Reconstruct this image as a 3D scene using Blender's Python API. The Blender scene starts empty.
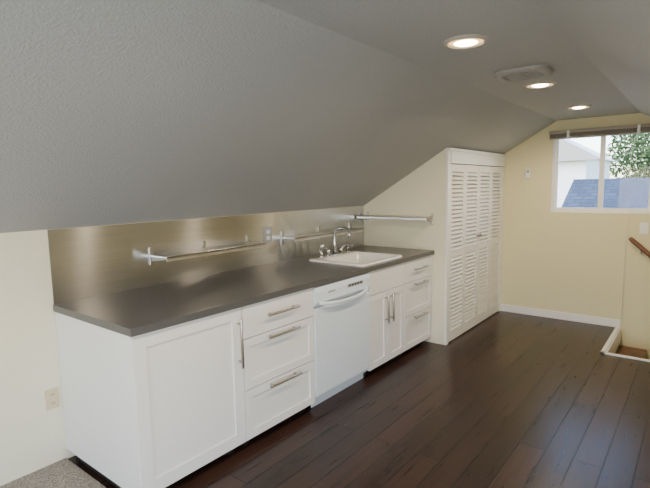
import bpy, bmesh, math, random
from mathutils import Vector, Matrix
random.seed(3)
SC=bpy.context.scene
COL=SC.collection
L=3.112; W=4.691; ZC=2.213; ZK=1.334; XS=1.494; XR=2.267; XE=XR+XS; YB=-4.0
SL=(ZC-ZK)/XS

# ------------------------------------------------------------ materials
def mat(name,col,rough=.5,metal=0,**k):
    m=bpy.data.materials.new(name); m.use_nodes=True
    nt=m.node_tree; b=nt.nodes['Principled BSDF']
    b.inputs['Base Color'].default_value=(*col,1); b.inputs['Roughness'].default_value=rough
    b.inputs['Metallic'].default_value=metal
    for kk,v in k.items():
        kk=kk.replace('_',' ')
        if kk in b.inputs: b.inputs[kk].default_value=v
    return m,nt,b
def N(nt,t,**k):
    n=nt.nodes.new(t)
    for a,v in k.items(): setattr(n,a,v)
    return n
def add_bump(nt,b,scale,strength,dist=.01,detail=3,vec_scale=None):
    tc=N(nt,'ShaderNodeTexCoord'); no=N(nt,'ShaderNodeTexNoise'); no.inputs['Scale'].default_value=scale; no.inputs['Detail'].default_value=detail
    if vec_scale:
        mp=N(nt,'ShaderNodeMapping'); mp.inputs['Scale'].default_value=vec_scale
        nt.links.new(tc.outputs['Object'],mp.inputs['Vector']); nt.links.new(mp.outputs[0],no.inputs['Vector'])
    else: nt.links.new(tc.outputs['Object'],no.inputs['Vector'])
    bp=N(nt,'ShaderNodeBump'); bp.inputs['Strength'].default_value=strength; bp.inputs['Distance'].default_value=dist
    nt.links.new(no.outputs['Fac'],bp.inputs['Height']); nt.links.new(bp.outputs[0],b.inputs['Normal'])
    return no
def vary(nt,b,no_scale,c1,c2,vs=(1,1,1)):
    tc=N(nt,'ShaderNodeTexCoord'); mp=N(nt,'ShaderNodeMapping'); mp.inputs['Scale'].default_value=vs
    no=N(nt,'ShaderNodeTexNoise'); no.inputs['Scale'].default_value=no_scale; no.inputs['Detail'].default_value=5
    cr=N(nt,'ShaderNodeValToRGB'); cr.color_ramp.elements[0].position=.3; cr.color_ramp.elements[1].position=.7
    cr.color_ramp.elements[0].color=(*c1,1); cr.color_ramp.elements[1].color=(*c2,1)
    nt.links.new(tc.outputs['Object'],mp.inputs[0]); nt.links.new(mp.outputs[0],no.inputs['Vector'])
    nt.links.new(no.outputs['Fac'],cr.inputs[0]); nt.links.new(cr.outputs[0],b.inputs['Base Color'])
M={}
def reg(key,*a,**k):
    m,nt,b=mat(key,*a,**k); M[key]=m; return m,nt,b
_,nt,b=reg('ceiling_paint',(.41,.42,.425),.62); add_bump(nt,b,90,.55,.010,3)
_,nt,b=reg('wall_cream',(.74,.69,.44),.7); add_bump(nt,b,140,.2,.005,3)
_,nt,b=reg('wall_pale',(.78,.745,.60),.7); add_bump(nt,b,140,.2,.005,3)
reg('white_trim',(.85,.85,.83),.4); reg('cabinet_white',(.82,.82,.83),.36); reg('louver_white',(.85,.83,.78),.5)
reg('gap_shade_plinth',(.01,.01,.012),.6)  # painted shade behind the front gaps; also the black plinths
reg('appliance_white',(.74,.82,.93),.3)
reg('porcelain',(.88,.88,.87),.12)
reg('chrome',(.55,.55,.55),.14,1); reg('nickel',(.42,.40,.37),.28,1); reg('shelf_steel',(.72,.72,.72),.3,1)
reg('black_plastic',(.015,.015,.015),.35); reg('gray_plastic',(.35,.37,.4),.4)
reg('vent_gray',(.34,.33,.31),.5); reg('vent_dark',(.03,.03,.03),.6); reg('lamp_trim',(.5,.47,.42),.4)
_,nt,b=reg('counter_gray',(.12,.115,.11),.28); vary(nt,b,400,(.086,.087,.091),(.100,.101,.105))
_,nt,b=reg('stainless',(.55,.565,.60),.2,1)
b.inputs['Anisotropic'].default_value=1.0
cx=N(nt,'ShaderNodeCombineXYZ'); cx.inputs[2].default_value=1
nt.links.new(cx.outputs[0],b.inputs['Tangent'])
tc=N(nt,'ShaderNodeTexCoord'); mp=N(nt,'ShaderNodeMapping'); mp.inputs['Scale'].default_value=(1,1.5,260)
no=N(nt,'ShaderNodeTexNoise'); no.inputs['Scale'].default_value=1.0; no.inputs['Detail'].default_value=3
cr=N(nt,'ShaderNodeValToRGB'); cr.color_ramp.elements[0].position=.3; cr.color_ramp.elements[1].position=.7
cr.color_ramp.elements[0].color=(.53,.535,.55,1); cr.color_ramp.elements[1].color=(.65,.66,.68,1)
nt.links.new(tc.outputs['Object'],mp.inputs[0]); nt.links.new(mp.outputs[0],no.inputs['Vector']); nt.links.new(no.outputs['Fac'],cr.inputs[0]); nt.links.new(cr.outputs[0],b.inputs['Base Color'])
# wood floor
_,nt,b=reg('wood_floor',(.05,.02,.015),.3)
tc=N(nt,'ShaderNodeTexCoord'); mp=N(nt,'ShaderNodeMapping'); mp.inputs['Rotation'].default_value=(0,0,math.radians(90))
nt.links.new(tc.outputs['Object'],mp.inputs[0])
br=N(nt,'ShaderNodeTexBrick'); br.offset=.37; br.inputs['Scale'].default_value=1; br.inputs['Brick Width'].default_value=1.25; br.inputs['Row Height'].default_value=.145
br.inputs['Mortar Size'].default_value=.004; br.inputs['Mortar Smooth'].default_value=.3; br.inputs['Color1'].default_value=(0,0,0,1); br.inputs['Color2'].default_value=(1,1,1,1); br.inputs['Mortar'].default_value=(.5,.5,.5,1)
nt.links.new(mp.outputs[0],br.inputs['Vector'])
mp2=N(nt,'ShaderNodeMapping'); mp2.inputs['Scale'].default_value=(18,1.2,1); nt.links.new(tc.outputs['Object'],mp2.inputs[0])
addv=N(nt,'ShaderNodeVectorMath',operation='MULTIPLY_ADD'); addv.inputs[1].default_value=(7,7,7)
nt.links.new(br.outputs['Color'],addv.inputs[0]); nt.links.new(mp2.outputs[0],addv.inputs[2])
gn=N(nt,'ShaderNodeTexNoise'); gn.inputs['Scale'].default_value=2.0; gn.inputs['Detail'].default_value=4; gn.inputs['Distortion'].default_value=.5
nt.links.new(addv.outputs[0],gn.inputs['Vector'])
cr=N(nt,'ShaderNodeValToRGB'); e=cr.color_ramp.elements; e[0].position=.2; e[0].color=(.016,.0075,.0055,1); e[1].position=.85; e[1].color=(.050,.024,.017,1)
nt.links.new(gn.outputs['Fac'],cr.inputs[0])
hs=N(nt,'ShaderNodeHueSaturation'); nt.links.new(cr.outputs[0],hs.inputs['Color'])
mr=N(nt,'ShaderNodeMapRange'); mr.inputs['To Min'].default_value=.65; mr.inputs['To Max'].default_value=1.4; nt.links.new(br.outputs['Color'],mr.inputs['Value']); nt.links.new(mr.outputs[0],hs.inputs['Value'])
mx=N(nt,'ShaderNodeMix',data_type='RGBA'); nt.links.new(br.outputs['Fac'],mx.inputs['Factor']); nt.links.new(hs.outputs[0],mx.inputs['A']); mx.inputs['B'].default_value=(.003,.0015,.0015,1)
nt.links.new(mx.outputs['Result'],b.inputs['Base Color'])
mr=N(nt,'ShaderNodeMapRange'); mr.inputs['To Min'].default_value=.23; mr.inputs['To Max'].default_value=.36; nt.links.new(gn.outputs['Fac'],mr.inputs['Value']); nt.links.new(mr.outputs[0],b.inputs['Roughness'])
b.inputs['Specular IOR Level'].default_value=.42
bp=N(nt,'ShaderNodeBump'); bp.inputs['Strength'].default_value=.12; bp.inputs['Distance'].default_value=.002; nt.links.new(gn.outputs['Fac'],bp.inputs['Height'])
bp2=N(nt,'ShaderNodeBump',invert=True); bp2.inputs['Strength'].default_value=.8; bp2.inputs['Distance'].default_value=.003; nt.links.new(br.outputs['Fac'],bp2.inputs['Height']); nt.links.new(bp.outputs[0],bp2.inputs['Normal']); nt.links.new(bp2.outputs[0],b.inputs['Normal'])
_,nt,b=reg('carpet_beige',(.4,.36,.32),.95); vary(nt,b,150,(.14,.12,.11),(.52,.47,.42)); add_bump(nt,b,300,.8,.01)
_,nt,b=reg('rail_wood',(.16,.07,.035),.4); vary(nt,b,8,(.12,.05,.025),(.2,.09,.05),(1,1,8))
_,nt,b=reg('roof_shingle',(.06,.08,.13),.8)
tc=N(nt,'ShaderNodeTexCoord'); br=N(nt,'ShaderNodeTexBrick'); br.inputs['Scale'].default_value=1; br.inputs['Brick Width'].default_value=.3; br.inputs['Row Height'].default_value=.16; br.inputs['Mortar Size'].default_value=.012
br.inputs['Color1'].default_value=(.034,.052,.085,1); br.inputs['Color2'].default_value=(.055,.08,.125,1); br.inputs['Mortar'].default_value=(.018,.026,.042,1)
nt.links.new(tc.outputs['Object'],br.inputs['Vector']); nt.links.new(br.outputs['Color'],b.inputs['Base Color'])
_,nt,b=reg('siding_white',(.88,.9,.93),.6)
_,nt,b=reg('leaf_green',(.08,.15,.04),.6); vary(nt,b,3,(.03,.07,.02),(.13,.2,.07))
reg('bark',(.1,.07,.05),.8); reg('grass_ground',(.1,.13,.06),.9)
reg('blind_slat',(.34,.30,.25),.5); reg('ivory_plate',(.62,.54,.36),.4)
m,nt,b=reg('lamp_glow',(1,.85,.6),.5); b.inputs['Emission Color'].default_value=(1,.78,.46,1); b.inputs['Emission Strength'].default_value=30
m,nt,b=reg('lamp_reflector',(.8,.6,.4),.4); b.inputs['Emission Color'].default_value=(1,.56,.20,1); b.inputs['Emission Strength'].default_value=2.2  # emission stands in for lamplight falling on the reflector
m=bpy.data.materials.new('window_glass'); m.use_nodes=True; nt=m.node_tree; nt.nodes.clear()
o=N(nt,'ShaderNodeOutputMaterial'); tr=N(nt,'ShaderNodeBsdfTransparent'); gl=N(nt,'ShaderNodeBsdfGlossy'); gl.inputs['Roughness'].default_value=.02; ms=N(nt,'ShaderNodeMixShader'); ms.inputs[0].default_value=.006
nt.links.new(tr.outputs[0],ms.inputs[1]); nt.links.new(gl.outputs[0],ms.inputs[2]); nt.links.new(ms.outputs[0],o.inputs[0]); M['window_glass']=m

# ------------------------------------------------------------ mesh builder
class MB:
    def __init__(s,name): s.name=name; s.bm=bmesh.new(); s.mats=[]
    def mi(s,m):
        if m not in s.mats: s.mats.append(m)
        return s.mats.index(m)
    def poly(s,vs,faces,m,smooth=False):
        i=s.mi(m); v=[s.bm.verts.new(p) for p in vs]
        for f in faces:
            try: fc=s.bm.faces.new([v[k] for k in f]); fc.material_index=i; fc.smooth=smooth
            except ValueError: pass
    def box(s,x0,x1,y0,y1,z0,z1,m,rot=None):
        vs=[Vector(p) for p in [(x0,y0,z0),(x1,y0,z0),(x1,y1,z0),(x0,y1,z0),(x0,y0,z1),(x1,y0,z1),(x1,y1,z1),(x0,y1,z1)]]
        if rot:
            c=Vector(((x0+x1)/2,(y0+y1)/2,(z0+z1)/2)); R=Matrix.Rotation(rot[0],3,rot[1]); vs=[R@(v-c)+c for v in vs]
        s.poly(vs,[(0,3,2,1),(4,5,6,7),(0,1,5,4),(1,2,6,5),(2,3,7,6),(3,0,4,7)],m)
    def prism(s,pts,axis,a,b,m):  # pts 2D polygon; axis 'y': (x,z)
        n=len(pts)
        def P(p,t): return (p[0],t,p[1]) if axis=='y' else ((t,p[0],p[1]) if axis=='x' else (p[0],p[1],t))
        vs=[P(p,a) for p in pts]+[P(p,b) for p in pts]
        s.poly(vs,[tuple(range(n)),tuple(range(2*n-1,n-1,-1))]+[(i,i+n,(i+1)%n+n,(i+1)%n) for i in range(n)],m)
    def tube(s,pts,r,m,seg=12):
        pts=[Vector(p) for p in pts]; n=len(pts); rr=r if isinstance(r,(list,tuple)) else [r]*n
        vs=[];up=None
        for i,p in enumerate(pts):
            t=(pts[min(i+1,n-1)]-pts[max(i-1,0)]).normalized()
            if up is None: up=t.orthogonal().normalized()
            up=(up-t*up.dot(t)).normalized(); sd=t.cross(up)
            for k in range(seg):
                an=2*math.pi*k/seg; vs.append(p+(up*math.cos(an)+sd*math.sin(an))*rr[i])
        fs=[(i*seg+k,i*seg+(k+1)%seg,(i+1)*seg+(k+1)%seg,(i+1)*seg+k) for i in range(n-1) for k in range(seg)]
        s.poly(vs,fs+[tuple(range(seg-1,-1,-1)),tuple(range((n-1)*seg,n*seg))],m,True)
    def lathe(s,prof,c,m,seg=40):  # prof (r,z) around z axis
        vs=[];n=len(prof)
        for r,z in prof:
            for k in range(seg):
                an=2*math.pi*k/seg; vs.append((c[0]+r*math.cos(an),c[1]+r*math.sin(an),c[2]+z))
        fs=[(i*seg+k,(i+1)*seg+k,(i+1)*seg+(k+1)%seg,i*seg+(k+1)%seg) for i in range(n-1) for k in range(seg)]
        s.poly(vs,fs,m,True)
    def rr_loft(s,rings,m,cap=True,seg=6): # rings:(x0,x1,y0,y1,z,rad)
        vs=[]
        for x0,x1,y0,y1,z,r in rings:
            for cxx,cyy,a0 in [(x1-r,y1-r,0),(x0+r,y1-r,90),(x0+r,y0+r,180),(x1-r,y0+r,270)]:
                for k in range(seg+1):
                    an=math.radians(a0+90*k/seg); vs.append((cxx+r*math.cos(an),cyy+r*math.sin(an),z))
        n=4*(seg+1)
        fs=[(i*n+k,i*n+(k+1)%n,(i+1)*n+(k+1)%n,(i+1)*n+k) for i in range(len(rings)-1) for k in range(n)]
        if cap: fs.append(tuple(range((len(rings)-1)*n,len(rings)*n)))
        s.poly(vs,fs,m,True)
    def done(s,bevel=0,parent=None,recalc=True):
        if recalc: bmesh.ops.recalc_face_normals(s.bm,faces=s.bm.faces[:])
        me=bpy.data.meshes.new(s.name); s.bm.to_mesh(me); s.bm.free()
        for m in s.mats: me.materials.append(M[m])
        o=bpy.data.objects.new(s.name,me); COL.objects.link(o)
        if bevel:
            md=o.modifiers.new('bevel','BEVEL'); md.width=bevel; md.segments=2; md.limit_method='ANGLE'; md.angle_limit=math.radians(50)
        if parent: o.parent=parent
        return o

# ------------------------------------------------------------ room shell
SX0,SX1,SY=2.19,3.35,3.73
b=MB('floor')
b.box(-.1,XE+.1,-.0,SY,-.12,0,'wood_floor'); b.box(-.1,SX0,SY,W,-.12,0,'wood_floor'); b.box(SX1,XE+.1,SY,W,-.12,0,'wood_floor')
b.box(-.1,XE+.1,YB,0,-.12,-.001,'wood_floor'); b.done()
b=MB('carpet'); b.box(0,XE,YB,-.006,0,.010,'carpet_beige'); b.done()
b=MB('wall_left'); b.box(-.12,0,YB,W,-.12,ZK+.05,'wall_pale'); b.done()
WX0,WX1,WZ0,WZ1=1.457,2.42,1.21,2.065
b=MB('wall_far')
T=.14
b.box(-.12,WX0,W,W+T,-2.8,2.4,'wall_cream'); b.box(WX1,XE+.12,W,W+T,-2.8,2.4,'wall_cream')
b.box(WX0,WX1,W,W+T,-2.8,WZ0,'wall_cream'); b.box(WX0,WX1,W,W+T,WZ1,2.4,'wall_cream'); b.done()
# right knee wall with an unseen window opening added for front light
RY0,RY1,RZ0,RZ1=-3.2,-.3,.35,1.22
b=MB('wall_right')
b.box(XE,XE+.12,YB,RY0,-.12,ZK+.05,'wall_cream'); b.box(XE,XE+.12,RY1,W,-.12,ZK+.05,'wall_cream')
b.box(XE,XE+.12,RY0,RY1,-.12,RZ0,'wall_cream'); b.box(XE,XE+.12,RY0,RY1,RZ1,ZK+.05,'wall_cream'); b.done()
BX0,BX1,BZ0,BZ1=1.0,2.8,.75,1.95
b=MB('wall_back')
b.box(-.12,BX0,YB-T,YB,-.12,2.4,'wall_cream'); b.box(BX1,XE+.12,YB-T,YB,-.12,2.4,'wall_cream')
b.box(BX0,BX1,YB-T,YB,-.12,BZ0,'wall_cream'); b.box(BX0,BX1,YB-T,YB,BZ1,2.4,'wall_cream'); b.done()
b=MB('ceiling')
pts=[(-.14,ZK-.14*SL),(XS,ZC),(XR,ZC),(XE+.14,ZK-.14*SL),(XE+.14,ZK+.1),(XR,ZC+.18),(XS,ZC+.18),(-.14,ZK+.1)]
b.prism(pts,'y',YB-T,W+T,'ceiling_paint'); b.done()

def window(name,x0,x1,z0,z1,y):
    b=MB(name); fw=.03
    for a in [(x0,x1,z0,z0+fw),(x0,x1,z1-fw,z1),(x0,x0+fw,z0+fw,z1-fw),(x1-fw,x1,z0+fw,z1-fw)]:
        b.box(a[0],a[1],y-.035,y+.035,a[2],a[3],'white_trim')
    xm=(x0+x1)/2-.005
    for (a0,a1,yy) in [(x0+fw,xm+.03,y+.012),(xm-.015,x1-fw,y-.014)]:
        sw=.022; ms=.04
        l=ms if a0>x0+.1 else sw; r_=ms if a1<x1-.1 else sw
        b.box(a0,a1,yy-.011,yy+.011,z0+fw,z0+fw+sw,'white_trim'); b.box(a0,a1,yy-.011,yy+.011,z1-fw-sw,z1-fw,'white_trim')
        b.box(a0,a0+l,yy-.011,yy+.011,z0+fw+sw,z1-fw-sw,'white_trim'); b.box(a1-r_,a1,yy-.011,yy+.011,z0+fw+sw,z1-fw-sw,'white_trim')
        b.box(a0+l,a1-r_,yy-.002,yy+.002,z0+fw+sw,z1-fw-sw,'window_glass')
    return b.done()
window('window_1',WX0,WX1,WZ0,WZ1,W+.06)
window('window_added_2',BX0,BX1,BZ0,BZ1,YB-.07)  # unseen back-wall window, added as a light source behind the camera
b=MB('window_added_3')  # unseen side window, added to bring light onto the cabinet fronts
for a in [(RY0,RY1,RZ0,RZ0+.04),(RY0,RY1,RZ1-.04,RZ1),(RY0,RY0+.04,RZ0,RZ1),(RY1-.04,RY1,RZ0,RZ1),(-1.72,-1.68,RZ0,RZ1)]:
    b.box(XE+.03,XE+.09,a[0],a[1],a[2],a[3],'white_trim')
b.done()
# baseboards
b=MB('baseboard_far'); b.box(.94,SX0,W-.014,W,0,.085,'white_trim'); b.done(.003)
b=MB('baseboard_right'); b.box(XE-.014,XE,YB,SY-.04,0.01,.085,'white_trim'); b.done(.003)
# stair opening
b=MB('trim_stairwell')
b.box(SX0-.035,SX0,SY-.035,W-.014,-.0,.012,'white_trim'); b.box(SX0-.035,SX1+.035,SY-.035,SY,0,.012,'white_trim')
b.box(SX0-.001,SX0+.012,SY,W,-.16,.0,'white_trim'); b.box(SX0,SX1,SY-.001,SY+.012,-.16,0,'white_trim')
b.done(.002)
b=MB('wall_stair_near'); b.box(SX0-.1,XE+.1,SY-.08,SY-.002,-2.8,-.121,'wall_cream'); b.done()
b=MB('wall_stair_left'); b.box(SX0-.1,SX0-.002,SY-.002,W,-2.8,-.121,'wall_cream'); b.done()
b=MB('wall_stair_right'); b.box(XE,XE+.1,SY,W,-2.8,-.121,'wall_cream'); b.done()
b=MB('staircase')
for i in range(7):
    x=SX0+.014+i*.2; z=-.19*(i+1)
    b.box(x,x+.235,SY+.014,W-.002,z-.035,z,'rail_wood'); b.box(x,x+.02,SY+.014,W-.002,z-.19,z-.035,'ivory_plate')
b.done(.004)
# hand rail descending with the stairs
b=MB('handrail')
s0=Vector((2.235,W-.06,.965)); s1=Vector((3.3,W-.06,.965-1.06*.9))
d=(s1-s0)
b.tube([s0,s0+d*.02,s0+d*.5,s1],[.016,.023,.023,.023],'rail_wood',14)
for t in (.1,.55,.92):
    p=s0+d*t; b.tube([p+Vector((0,0,-.015)),p+Vector((0,.01,-.06)),p+Vector((0,.059,-.07))],.006,'nickel',8)
b.done()

# ------------------------------------------------------------ kitchen
F=.79; D=.81; HB=.877; ZB=.064
ym=[.02,.674,1.312,1.99,2.562,3.105]
def shaker(b,y0,y1,z0,z1,fw=.06,x=F):
    g=.0026; y0+=g;y1-=g;z0+=g;z1-=g
    b.box(x-.02,x,y0,y0+fw,z0,z1,'cabinet_white'); b.box(x-.02,x,y1-fw,y1,z0,z1,'cabinet_white')
    b.box(x-.02,x,y0+fw,y1-fw,z0,z0+fw,'cabinet_white'); b.box(x-.02,x,y0+fw,y1-fw,z1-fw,z1,'cabinet_white')
    b.box(x-.02,x-.010,y0+fw,y1-fw,z0+fw,z1-fw,'cabinet_white')
def slab(b,y0,y1,z0,z1,x=F):
    g=.0026; b.box(x-.02,x,y0+g,y1-g,z0+g,z1-g,'cabinet_white')
def handle_h(b,yc,z,ln=.27,x=F):
    b.tube([(x+.034,yc-ln/2,z),(x+.034,yc+ln/2,z)],.0075,'nickel'); 
    for s in (-1,1): b.tube([(x-.001,yc+s*ln*.38,z),(x+.034,yc+s*ln*.38,z)],.0055,'nickel',10)
def handle_v(b,y,zc,ln=.27,x=F):
    b.tube([(x+.034,y,zc-ln/2),(x+.034,y,zc+ln/2)],.0075,'nickel')
    for s in (-1,1): b.tube([(x-.001,y,zc+s*ln*.38),(x+.034,y,zc+s*ln*.38)],.0055,'nickel',10)
def legs(b,y0,y1):
    for x in (.08,.70):
        for y in (y0+.06,y1-.06):
            b.tube([(x,y,.0),(x,y,.012),(x,y,.013),(x,y,ZB)],[.028,.028,.018,.018],'black_plastic')
    b.box(.60,.612,y0+.001,y1-.001,.004,ZB,'gap_shade_plinth')  # black recessed plinth, standing in for the dark void behind the legs
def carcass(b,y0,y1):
    b.box(.02,F-.030,y0+.001,y1-.001,ZB,HB,'cabinet_white'); b.box(F-.030,F-.0215,y0+.004,y1-.004,ZB+.002,HB-.002,'gap_shade_plinth')  # white carcass; dark sheet in front paints the shadow in the gaps
# door cabinet
b=MB('base_cabinet'); b.box(.004,F-.002,.0,.018,ZB,HB,'cabinet_white'); carcass(b,.019,ym[1])
shaker(b,.004,ym[1],ZB,HB,.07); handle_v(b,ym[1]-.035,.675,.29); legs(b,0.0,ym[1]); b.box(.05,.6,.03,.045,.004,ZB,'gap_shade_plinth'); b.done(.0012)
def drawers(name,y0,y1):
    b=MB(name); carcass(b,y0,y1)
    slab(b,y0,y1,.677,HB); shaker(b,y0,y1,.37,.677,.05); shaker(b,y0,y1,ZB,.37,.05)
    yc=(y0+y1)/2; ln=.28 if y1-y0>.6 else .24
    for z in (.786,.650,.343): handle_h(b,yc,z,ln)
    legs(b,y0,y1); return b.done(.0012)
drawers('drawer_cabinet',ym[1],ym[2]); drawers('drawer_cabinet.001',ym[4],ym[5])
# sink cabinet
b=MB('sink_cabinet'); y0,y1=ym[3],ym[4]
b.box(.02,F-.024,y0+.001,y0+.006,ZB,HB,'cabinet_white'); b.box(.02,F-.024,y1-.007,y1-.001,ZB,HB,'cabinet_white'); b.box(.02,F-.024,y0+.006,y1-.007,ZB,ZB+.018,'cabinet_white')
slab(b,y0,y1,.677,HB); yc=(y0+y1)/2
shaker(b,y0,yc,ZB,.677,.055); shaker(b,yc,y1,ZB,.677,.055); handle_v(b,yc-.04,.53,.24); handle_v(b,yc+.04,.53,.24); legs(b,y0,y1); b.done(.0012)
# dishwasher
b=MB('dishwasher'); y0,y1=ym[2]+.004,ym[3]-.004
b.box(.1,F-.03,y0,y1,.06,.872,'appliance_white')
b.prism([(F-.03,.10),(F+.004,.10),(F+.008,.3),(F+.010,.5),(F+.010,.706),(F-.008,.718),(F-.03,.718)],'y',y0,y1,'appliance_white')  # door
b.prism([(F-.03,.732),(F-.005,.732),(F+.018,.76),(F+.018,.83),(F+.008,.868),(F-.03,.868)],'y',y0,y1,'appliance_white') # control panel
yc=(y0+y1)/2; pts=[]
for k in range(13):
    t=-1+2*k/12; pts.append((F+.012+.045*(1-t**4),yc+t*.29,.735+.018*t*t))
b.tube(pts,.013,'appliance_white',12)
b.box(F-.025,F-.012,y0+.01,y1-.01,.716,.734,'gray_plastic')
b.box(F+.0175,F+.0195,yc+.03,yc+.23,.806,.832,'gray_plastic')
for k in range(5): b.box(F+.0195,F+.0215,yc+.045+k*.036,yc+.065+k*.036,.812,.826,'black_plastic')
b.box(F-.06,F-.05,y0+.01,y1-.01,.004,.098,'appliance_white')
b.box(F+.018,F+.0195,yc-.2,yc-.12,.81,.822,'gray_plastic')
b.done(.003)
# countertop with sink cut-out
HX0,HX1,HY0,HY1=.27,.735,1.99,2.55
b=MB('countertop')
z0,z1=.878,.916; CY=-.006
b.box(0.003,HX0,CY,L-.002,z0,z1,'counter_gray'); b.box(HX1,D,CY,L-.002,z0,z1,'counter_gray')
b.box(HX0,HX1,CY,HY0,z0,z1,'counter_gray'); b.box(HX0,HX1,HY1,L-.002,z0,z1,'counter_gray')
b.done()
# backsplash
b=MB('backsplash'); b.box(.001,.005,.002,L-.004,.917,ZK-.002,'stainless'); b.box(.001,.008,-.002,.002,.917,ZK-.002,'stainless'); b.done()
# sink
b=MB('kitchen_sink')
X0,X1,Y0,Y1=.19,.765,1.95,2.60
b.rr_loft([(X0,X1,Y0,Y1,.9165,.05),(X0,X1,Y0,Y1,.924,.05),(X0+.008,X1-.008,Y0+.008,Y1-.008,.931,.045),(.315,X1-.045,Y0+.06,Y1-.055,.929,.06),(.322,X1-.05,Y0+.066,Y1-.062,.918,.06),(.335,X1-.06,Y0+.078,Y1-.075,.76,.06),(.37,X1-.09,Y0+.11,Y1-.11,.74,.05)],'porcelain')
b.lathe([(.0,.006),(.03,.006),(.04,.002)],(.53,2.27,.742),'chrome',20)
b.done(recalc=False)
# faucet set
b=MB('kitchen_faucet'); fx,fy=.25,2.27; z=.931
b.rr_loft([(fx-.028,fx+.028,fy-.12,fy+.12,z,.027),(fx-.028,fx+.028,fy-.12,fy+.12,z+.010,.027),(fx-.02,fx+.02,fy-.11,fy+.11,z+.018,.019)],'chrome')
pts=[(fx,fy,z+.01),(fx,fy,z+.10),(fx,fy,z+.17)]
for k in range(1,13):
    an=math.pi*k/12*.92; pts.append((fx+.085-.085*math.cos(an),fy-.01*k/12,z+.17+.075*math.sin(an)))
pts.append((pts[-1][0]+.006,pts[-1][1],pts[-1][2]-.03))
b.tube(pts,[.019,.014]+[.0115]*(len(pts)-3)+[.014],'chrome',14)
for s in (-1,1):
    yy=fy+s*.095; b.tube([(fx,yy,z+.01),(fx,yy,z+.05),(fx,yy,z+.062)],[.02,.016,.012],'chrome'); b.tube([(fx,yy,z+.055),(fx+.01,yy+s*.035,z+.075),(fx+.015,yy+s*.08,z+.092)],[.009,.008,.006],'chrome',10)
yy=fy-.2; b.tube([(fx,yy,z),(fx,yy,z+.02),(fx,yy,z+.022),(fx,yy,z+.07),(fx+.012,yy,z+.10),(fx+.02,yy,z+.115)],[.022,.018,.012,.012,.015,.012],'chrome')
yy=fy+.2; b.tube([(fx,yy,z),(fx,yy,z+.02),(fx,yy,z+.022),(fx,yy,z+.07),(fx,yy,z+.072),(fx,yy,z+.085)],[.02,.018,.009,.009,.014,.014],'chrome'); b.tube([(fx,yy,z+.078),(fx+.06,yy,z+.072)],.005,'chrome',8)
b.done(recalc=False)
# shelves
def shelf(name,y0,y1,z,dep=.20):
    b=MB(name); b.box(.008,dep,y0,y1,z-.005,z+.005,'shelf_steel'); b.box(dep-.005,dep,y0,y1,z-.024,z+.008,'shelf_steel')
    for y in (y0+.012,(y0+y1)/2,y1-.012):
        b.box(.006,.016,y-.013,y+.013,z-.06,z+.055,'nickel')
        b.prism([(.014,z-.005),(dep-.01,z-.005),(dep-.01,z-.014),(.014,z-.035)],'y',y-.003,y+.003,'gray_plastic')
    return b.done(.001)
shelf('wall_shelf',.60,1.47,1.115); shelf('wall_shelf.001',1.84,2.86,1.115,.16)
b=MB('wall_shelf.002'); zz=1.235
b.box(.02,.80,L-.16,L-.004,zz-.004,zz+.004,'shelf_steel'); b.box(.02,.80,L-.16,L-.156,zz-.022,zz+.004,'shelf_steel')
for x in (.05,.785):
    b.box(x-.012,x+.012,L-.012,L-.003,zz-.07,zz+.04,'nickel'); b.prism([(L-.012,zz-.004),(L-.15,zz-.004),(L-.15,zz-.018),(L-.012,zz-.055)],'x',x-.002,x+.002,'nickel')
b.done(.001)
def plate_x(name,y,z,x,mt,inner,w=.07,h=.115):
    b=MB(name); b.box(x,x+.005,y-w/2,y+w/2,z-h/2,z+h/2,mt)
    for s in (-1,1):
        b.box(x+.005,x+.008,y-.017,y+.017,z+s*.025-.014,z+s*.025+.014,inner)
        for q in (-1,1): b.box(x+.008,x+.0085,y+q*.006-.0015,y+q*.006+.0015,z+s*.025-.004,z+s*.025+.007,'black_plastic')
    return b.done(.001)
plate_x('wall_outlet',1.68,1.155,.0055,'gray_plastic','white_trim',.095,.13); plate_x('wall_outlet.001',-.05,.385,.0005,'ivory_plate','ivory_plate')

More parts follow.
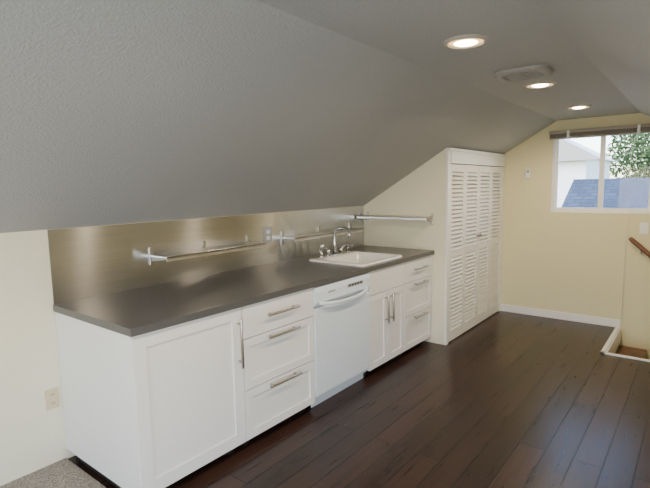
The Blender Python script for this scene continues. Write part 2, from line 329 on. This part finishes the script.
# ------------------------------------------------------------ closet
XCF=.94
def zs(x): return ZK+SL*x
b=MB('wall_closet_partition')
b.prism([(0,0),(XCF-.02,0),(XCF-.02,zs(XCF-.02)-.002),(0,ZK-.002)],'y',L,L+.05,'wall_pale'); b.done()
b=MB('trim_closet')
zt=zs(XCF)-.008
b.box(XCF-.02,XCF,L-.003,L+.048,0,zt-.006,'white_trim'); b.box(XCF-.03,XCF+.012,L+.048,W-.002,1.735,zt-.004,'white_trim'); b.box(XCF-.03,XCF+.02,L-.006,W-.002,zt-.03,zt-.004,'white_trim')
b.box(XCF-.03,XCF,W-.05,W-.002,0,1.735,'white_trim'); b.done(.002)
y0=L+.052; y1=W-.054; pw=(y1-y0)/4
for k in range(4):
    b=MB('louvered_closet_door' if k==0 else 'louvered_closet_door.%03d'%k)
    a=y0+k*pw+.004; c=y0+(k+1)*pw-.004; xa,xb=XCF-.035,XCF-.005; st=.042
    b.box(xa,xb,a,a+st,.012,1.728,'louver_white'); b.box(xa,xb,c-st,c,.012,1.728,'louver_white')
    for z0,z1 in ((.012,.11),(.84,.90),(1.66,1.728)): b.box(xa,xb,a+st,c-st,z0,z1,'louver_white')
    for lo,hi in ((.11,.84),(.90,1.66)):
        n=int((hi-lo)/.038)
        for i in range(n):
            zc=lo+(i+.5)*(hi-lo)/n; b.box((xa+xb)/2-.023,(xa+xb)/2+.023,a+st,c-st,zc-.0035,zc+.0035,'louver_white',rot=(math.radians(46),'Y'))
    if k in (1,2):
        yk=a+.021 if k==2 else c-.021
        b.tube([(xb,yk,1.0),(xb+.012,yk,1.0),(xb+.014,yk,1.0),(xb+.028,yk,1.0)],[.006,.006,.014,.012],'nickel',12)
    b.done()
# ------------------------------------------------------------ ceiling fixtures
for i,y in enumerate((1.17,2.48,3.77,-.13,-1.43)):
    b=MB('recessed_light' if i==0 else 'recessed_light.%03d'%i)
    b.lathe([(.080,-.003),(.083,-.012),(.088,-.014),(.098,-.008),(.103,-.001)],(1.88,y,ZC),'lamp_trim')
    b.lathe([(.056,-.010),(.066,-.005),(.082,-.004)],(1.88,y,ZC),'lamp_reflector')
    b.lathe([(.0005,-.020),(.03,-.018),(.050,-.013),(.056,-.009)],(1.88,y,ZC),'lamp_glow')
    b.done(recalc=False)
    ld=bpy.data.lights.new('recessed_lamp','SPOT'); ld.energy=40; ld.color=(1,.80,.56); ld.spot_size=math.radians(174); ld.spot_blend=.6; ld.shadow_soft_size=.05
    lo=bpy.data.objects.new('recessed_lamp_glow',ld); COL.objects.link(lo); lo.location=(1.88,y,ZC-.06)
b=MB('ceiling_vent')
vx0,vx1,vy0,vy1=1.745,2.055,1.885,2.175
b.rr_loft([(vx0,vx1,vy0,vy1,ZC-.001,.08),(vx0,vx1,vy0,vy1,ZC-.010,.08),(vx0+.012,vx1-.012,vy0+.012,vy1-.012,ZC-.026,.075),(vx0+.045,vx1-.045,vy0+.045,vy1-.045,ZC-.027,.05),(vx0+.047,vx1-.047,vy0+.047,vy1-.047,ZC-.006,.05)],'vent_gray',cap=False)
b.rr_loft([(vx0+.045,vx1-.045,vy0+.045,vy1-.045,ZC-.003,.05),(vx0+.045,vx1-.045,vy0+.045,vy1-.045,ZC-.008,.05)],'vent_dark')
for k in range(6):
    y=vy0+.068+k*.031; b.box(vx0+.055,vx1-.055,y-.004,y+.004,ZC-.022,ZC-.014,'vent_gray')
b.box(1.895,1.905,vy0+.047,vy1-.047,ZC-.026,ZC-.018,'vent_gray')
b.done(recalc=False)
# blinds
b=MB('window_blind')
b.box(WX0-.03,WX1+.03,W-.045,W-.003,WZ1+.0,WZ1+.035,'blind_slat')
for k in range(9): b.box(WX0-.025,WX1+.025,W-.042,W-.010,WZ1-.003-k*.0045,WZ1-.0015-k*.0045,'blind_slat')
b.box(WX0-.025,WX1+.025,W-.04,W-.012,WZ1-.052,WZ1-.042,'blind_slat')
b.tube([(2.205,W-.03,WZ1+.01),(2.205,W-.03,1.2),(2.202,W-.028,.16)],.0022,'white_trim',6)
b.tube([(2.202,W-.028,.16),(2.202,W-.028,.12)],[.003,.007],'white_trim',8)
for x in (1.62,2.26): b.box(x-.012,x+.012,W-.048,W-.045,WZ1-.05,WZ1+.03,'white_trim')
b.done()
def plate_y(name,x,z,w,h):
    b=MB(name); b.box(x-w/2,x+w/2,W-.006,W-.0005,z-h/2,z+h/2,'white_trim'); b.box(x-.008,x+.008,W-.012,W-.006,z-.014,z+.014,'white_trim'); return b.done(.001)
plate_y('light_switch',2.35,1.065,.075,.115)
b=MB('wall_thermostat'); b.box(1.187,1.237,W-.026,W-.0005,1.60,1.70,'white_trim'); b.box(1.197,1.227,W-.028,W-.026,1.655,1.685,'gray_plastic'); b.done(.003)

# ------------------------------------------------------------ outside
b=MB('neighbor_roof')
b.poly([(-.12,14,1.62),(9,14,1.62),(9,8.5,-1.2),(-.12,8.5,-1.2),(9,14,1.5),(-.12,14,1.5)],[(0,1,2,3),(0,1,4,5)],'roof_shingle')
b.box(-.2,-.12,13.9,14,1.3,1.66,'siding_white'); b.done()
b=MB('neighbor_house'); b.box(-8,-.35,17,22,-4,2.35,'siding_white')
b.prism([(-8,2.35),(-.1,2.35),(-4,4.6)],'y',16.8,22,'siding_white')
b.prism([(-8.3,2.25),(.05,2.25),(.05,2.33),(-4,4.75),(-8.3,2.4)],'y',16.6,16.78,'vent_gray'); b.done()
b=MB('yard_tree'); ty=25.5; b.tube([(.9,ty,-4),(.9,ty,1),(.8,ty,3.2)],[.25,.2,.06],'bark')
for an in range(7): b.tube([(.85,ty,1.6+.2*an),(.85+.8*math.cos(an*2.1),ty+.5*math.sin(an*2.1),2.5+.22*an)],[.05,.015],'bark',6)
for i in range(4500):
    an=random.uniform(0,6.28); ph=math.acos(random.uniform(-1,1)); r=random.random()**.4
    p=Vector((.70+1.8*r*math.sin(ph)*math.cos(an),ty+1.2*r*math.sin(ph)*math.sin(an),2.7+2.1*r*math.cos(ph)))
    u=Vector((random.uniform(-1,1),random.uniform(-1,1),random.uniform(-1,1))).normalized()*random.uniform(.05,.12); v=u.orthogonal().normalized()*random.uniform(.04,.08)
    b.poly([p-u,p+v,p+u,p-v],[(0,1,2,3)],'leaf_green')
b.done(recalc=False)
b=MB('ground'); b.box(-40,40,-40,60,-4.2,-4,'grass_ground'); b.done()

# ------------------------------------------------------------ lights / world
w=bpy.data.worlds.new('World'); SC.world=w; w.use_nodes=True; nt=w.node_tree
bg=nt.nodes['Background']; sk=nt.nodes.new('ShaderNodeTexSky'); sk.sky_type='NISHITA'; sk.sun_disc=False; sk.sun_elevation=math.radians(40); sk.sun_rotation=math.radians(200)
nt.links.new(sk.outputs[0],bg.inputs[0]); bg.inputs[1].default_value=1.35
sd=bpy.data.lights.new('sun','SUN'); sd.energy=2; sd.angle=.01; sd.color=(1,.95,.88); so=bpy.data.objects.new('sun',sd); COL.objects.link(so); so.rotation_euler=Vector((.35,.35,-1)).to_track_quat('-Z','Y').to_euler()
def area(name,loc,dirv,sx,sy,e,col):
    l=bpy.data.lights.new(name,'AREA'); l.shape='RECTANGLE'; l.size=sx; l.size_y=sy; l.energy=e; l.color=col
    o=bpy.data.objects.new(name,l); COL.objects.link(o); o.location=loc; o.rotation_euler=Vector(dirv).to_track_quat('-Z','Z').to_euler()
area('fill_light_2',((BX0+BX1)/2,YB+.02,(BZ0+BZ1)/2),(0,1,0),1.7,1.1,38,(.88,.94,1))  # added area fill just inside the unseen back window
area('fill_light_3',(XE-.02,(RY0+RY1)/2,(RZ0+RZ1)/2),(-1,0,0),2.8,.8,115,(.90,.95,1))  # added area fill from the right, in front of the unseen side window

# ------------------------------------------------------------ camera
a,p,r,f=.669,.119,-.018,479.6
fw=Vector((-math.sin(a)*math.cos(p),math.cos(a)*math.cos(p),-math.sin(p))); rt=Vector((math.cos(a),math.sin(a),0)); up=rt.cross(fw)
rt,up=math.cos(r)*rt+math.sin(r)*up, math.cos(r)*up-math.sin(r)*rt
mw=Matrix((( rt.x,up.x,-fw.x,2.812),(rt.y,up.y,-fw.y,-1.111),(rt.z,up.z,-fw.z,1.540),(0,0,0,1)))
cd=bpy.data.cameras.new('camera'); cd.sensor_width=36; cd.lens=f/650*36; cd.clip_start=.02
co=bpy.data.objects.new('camera',cd); COL.objects.link(co); co.matrix_world=mw; SC.camera=co
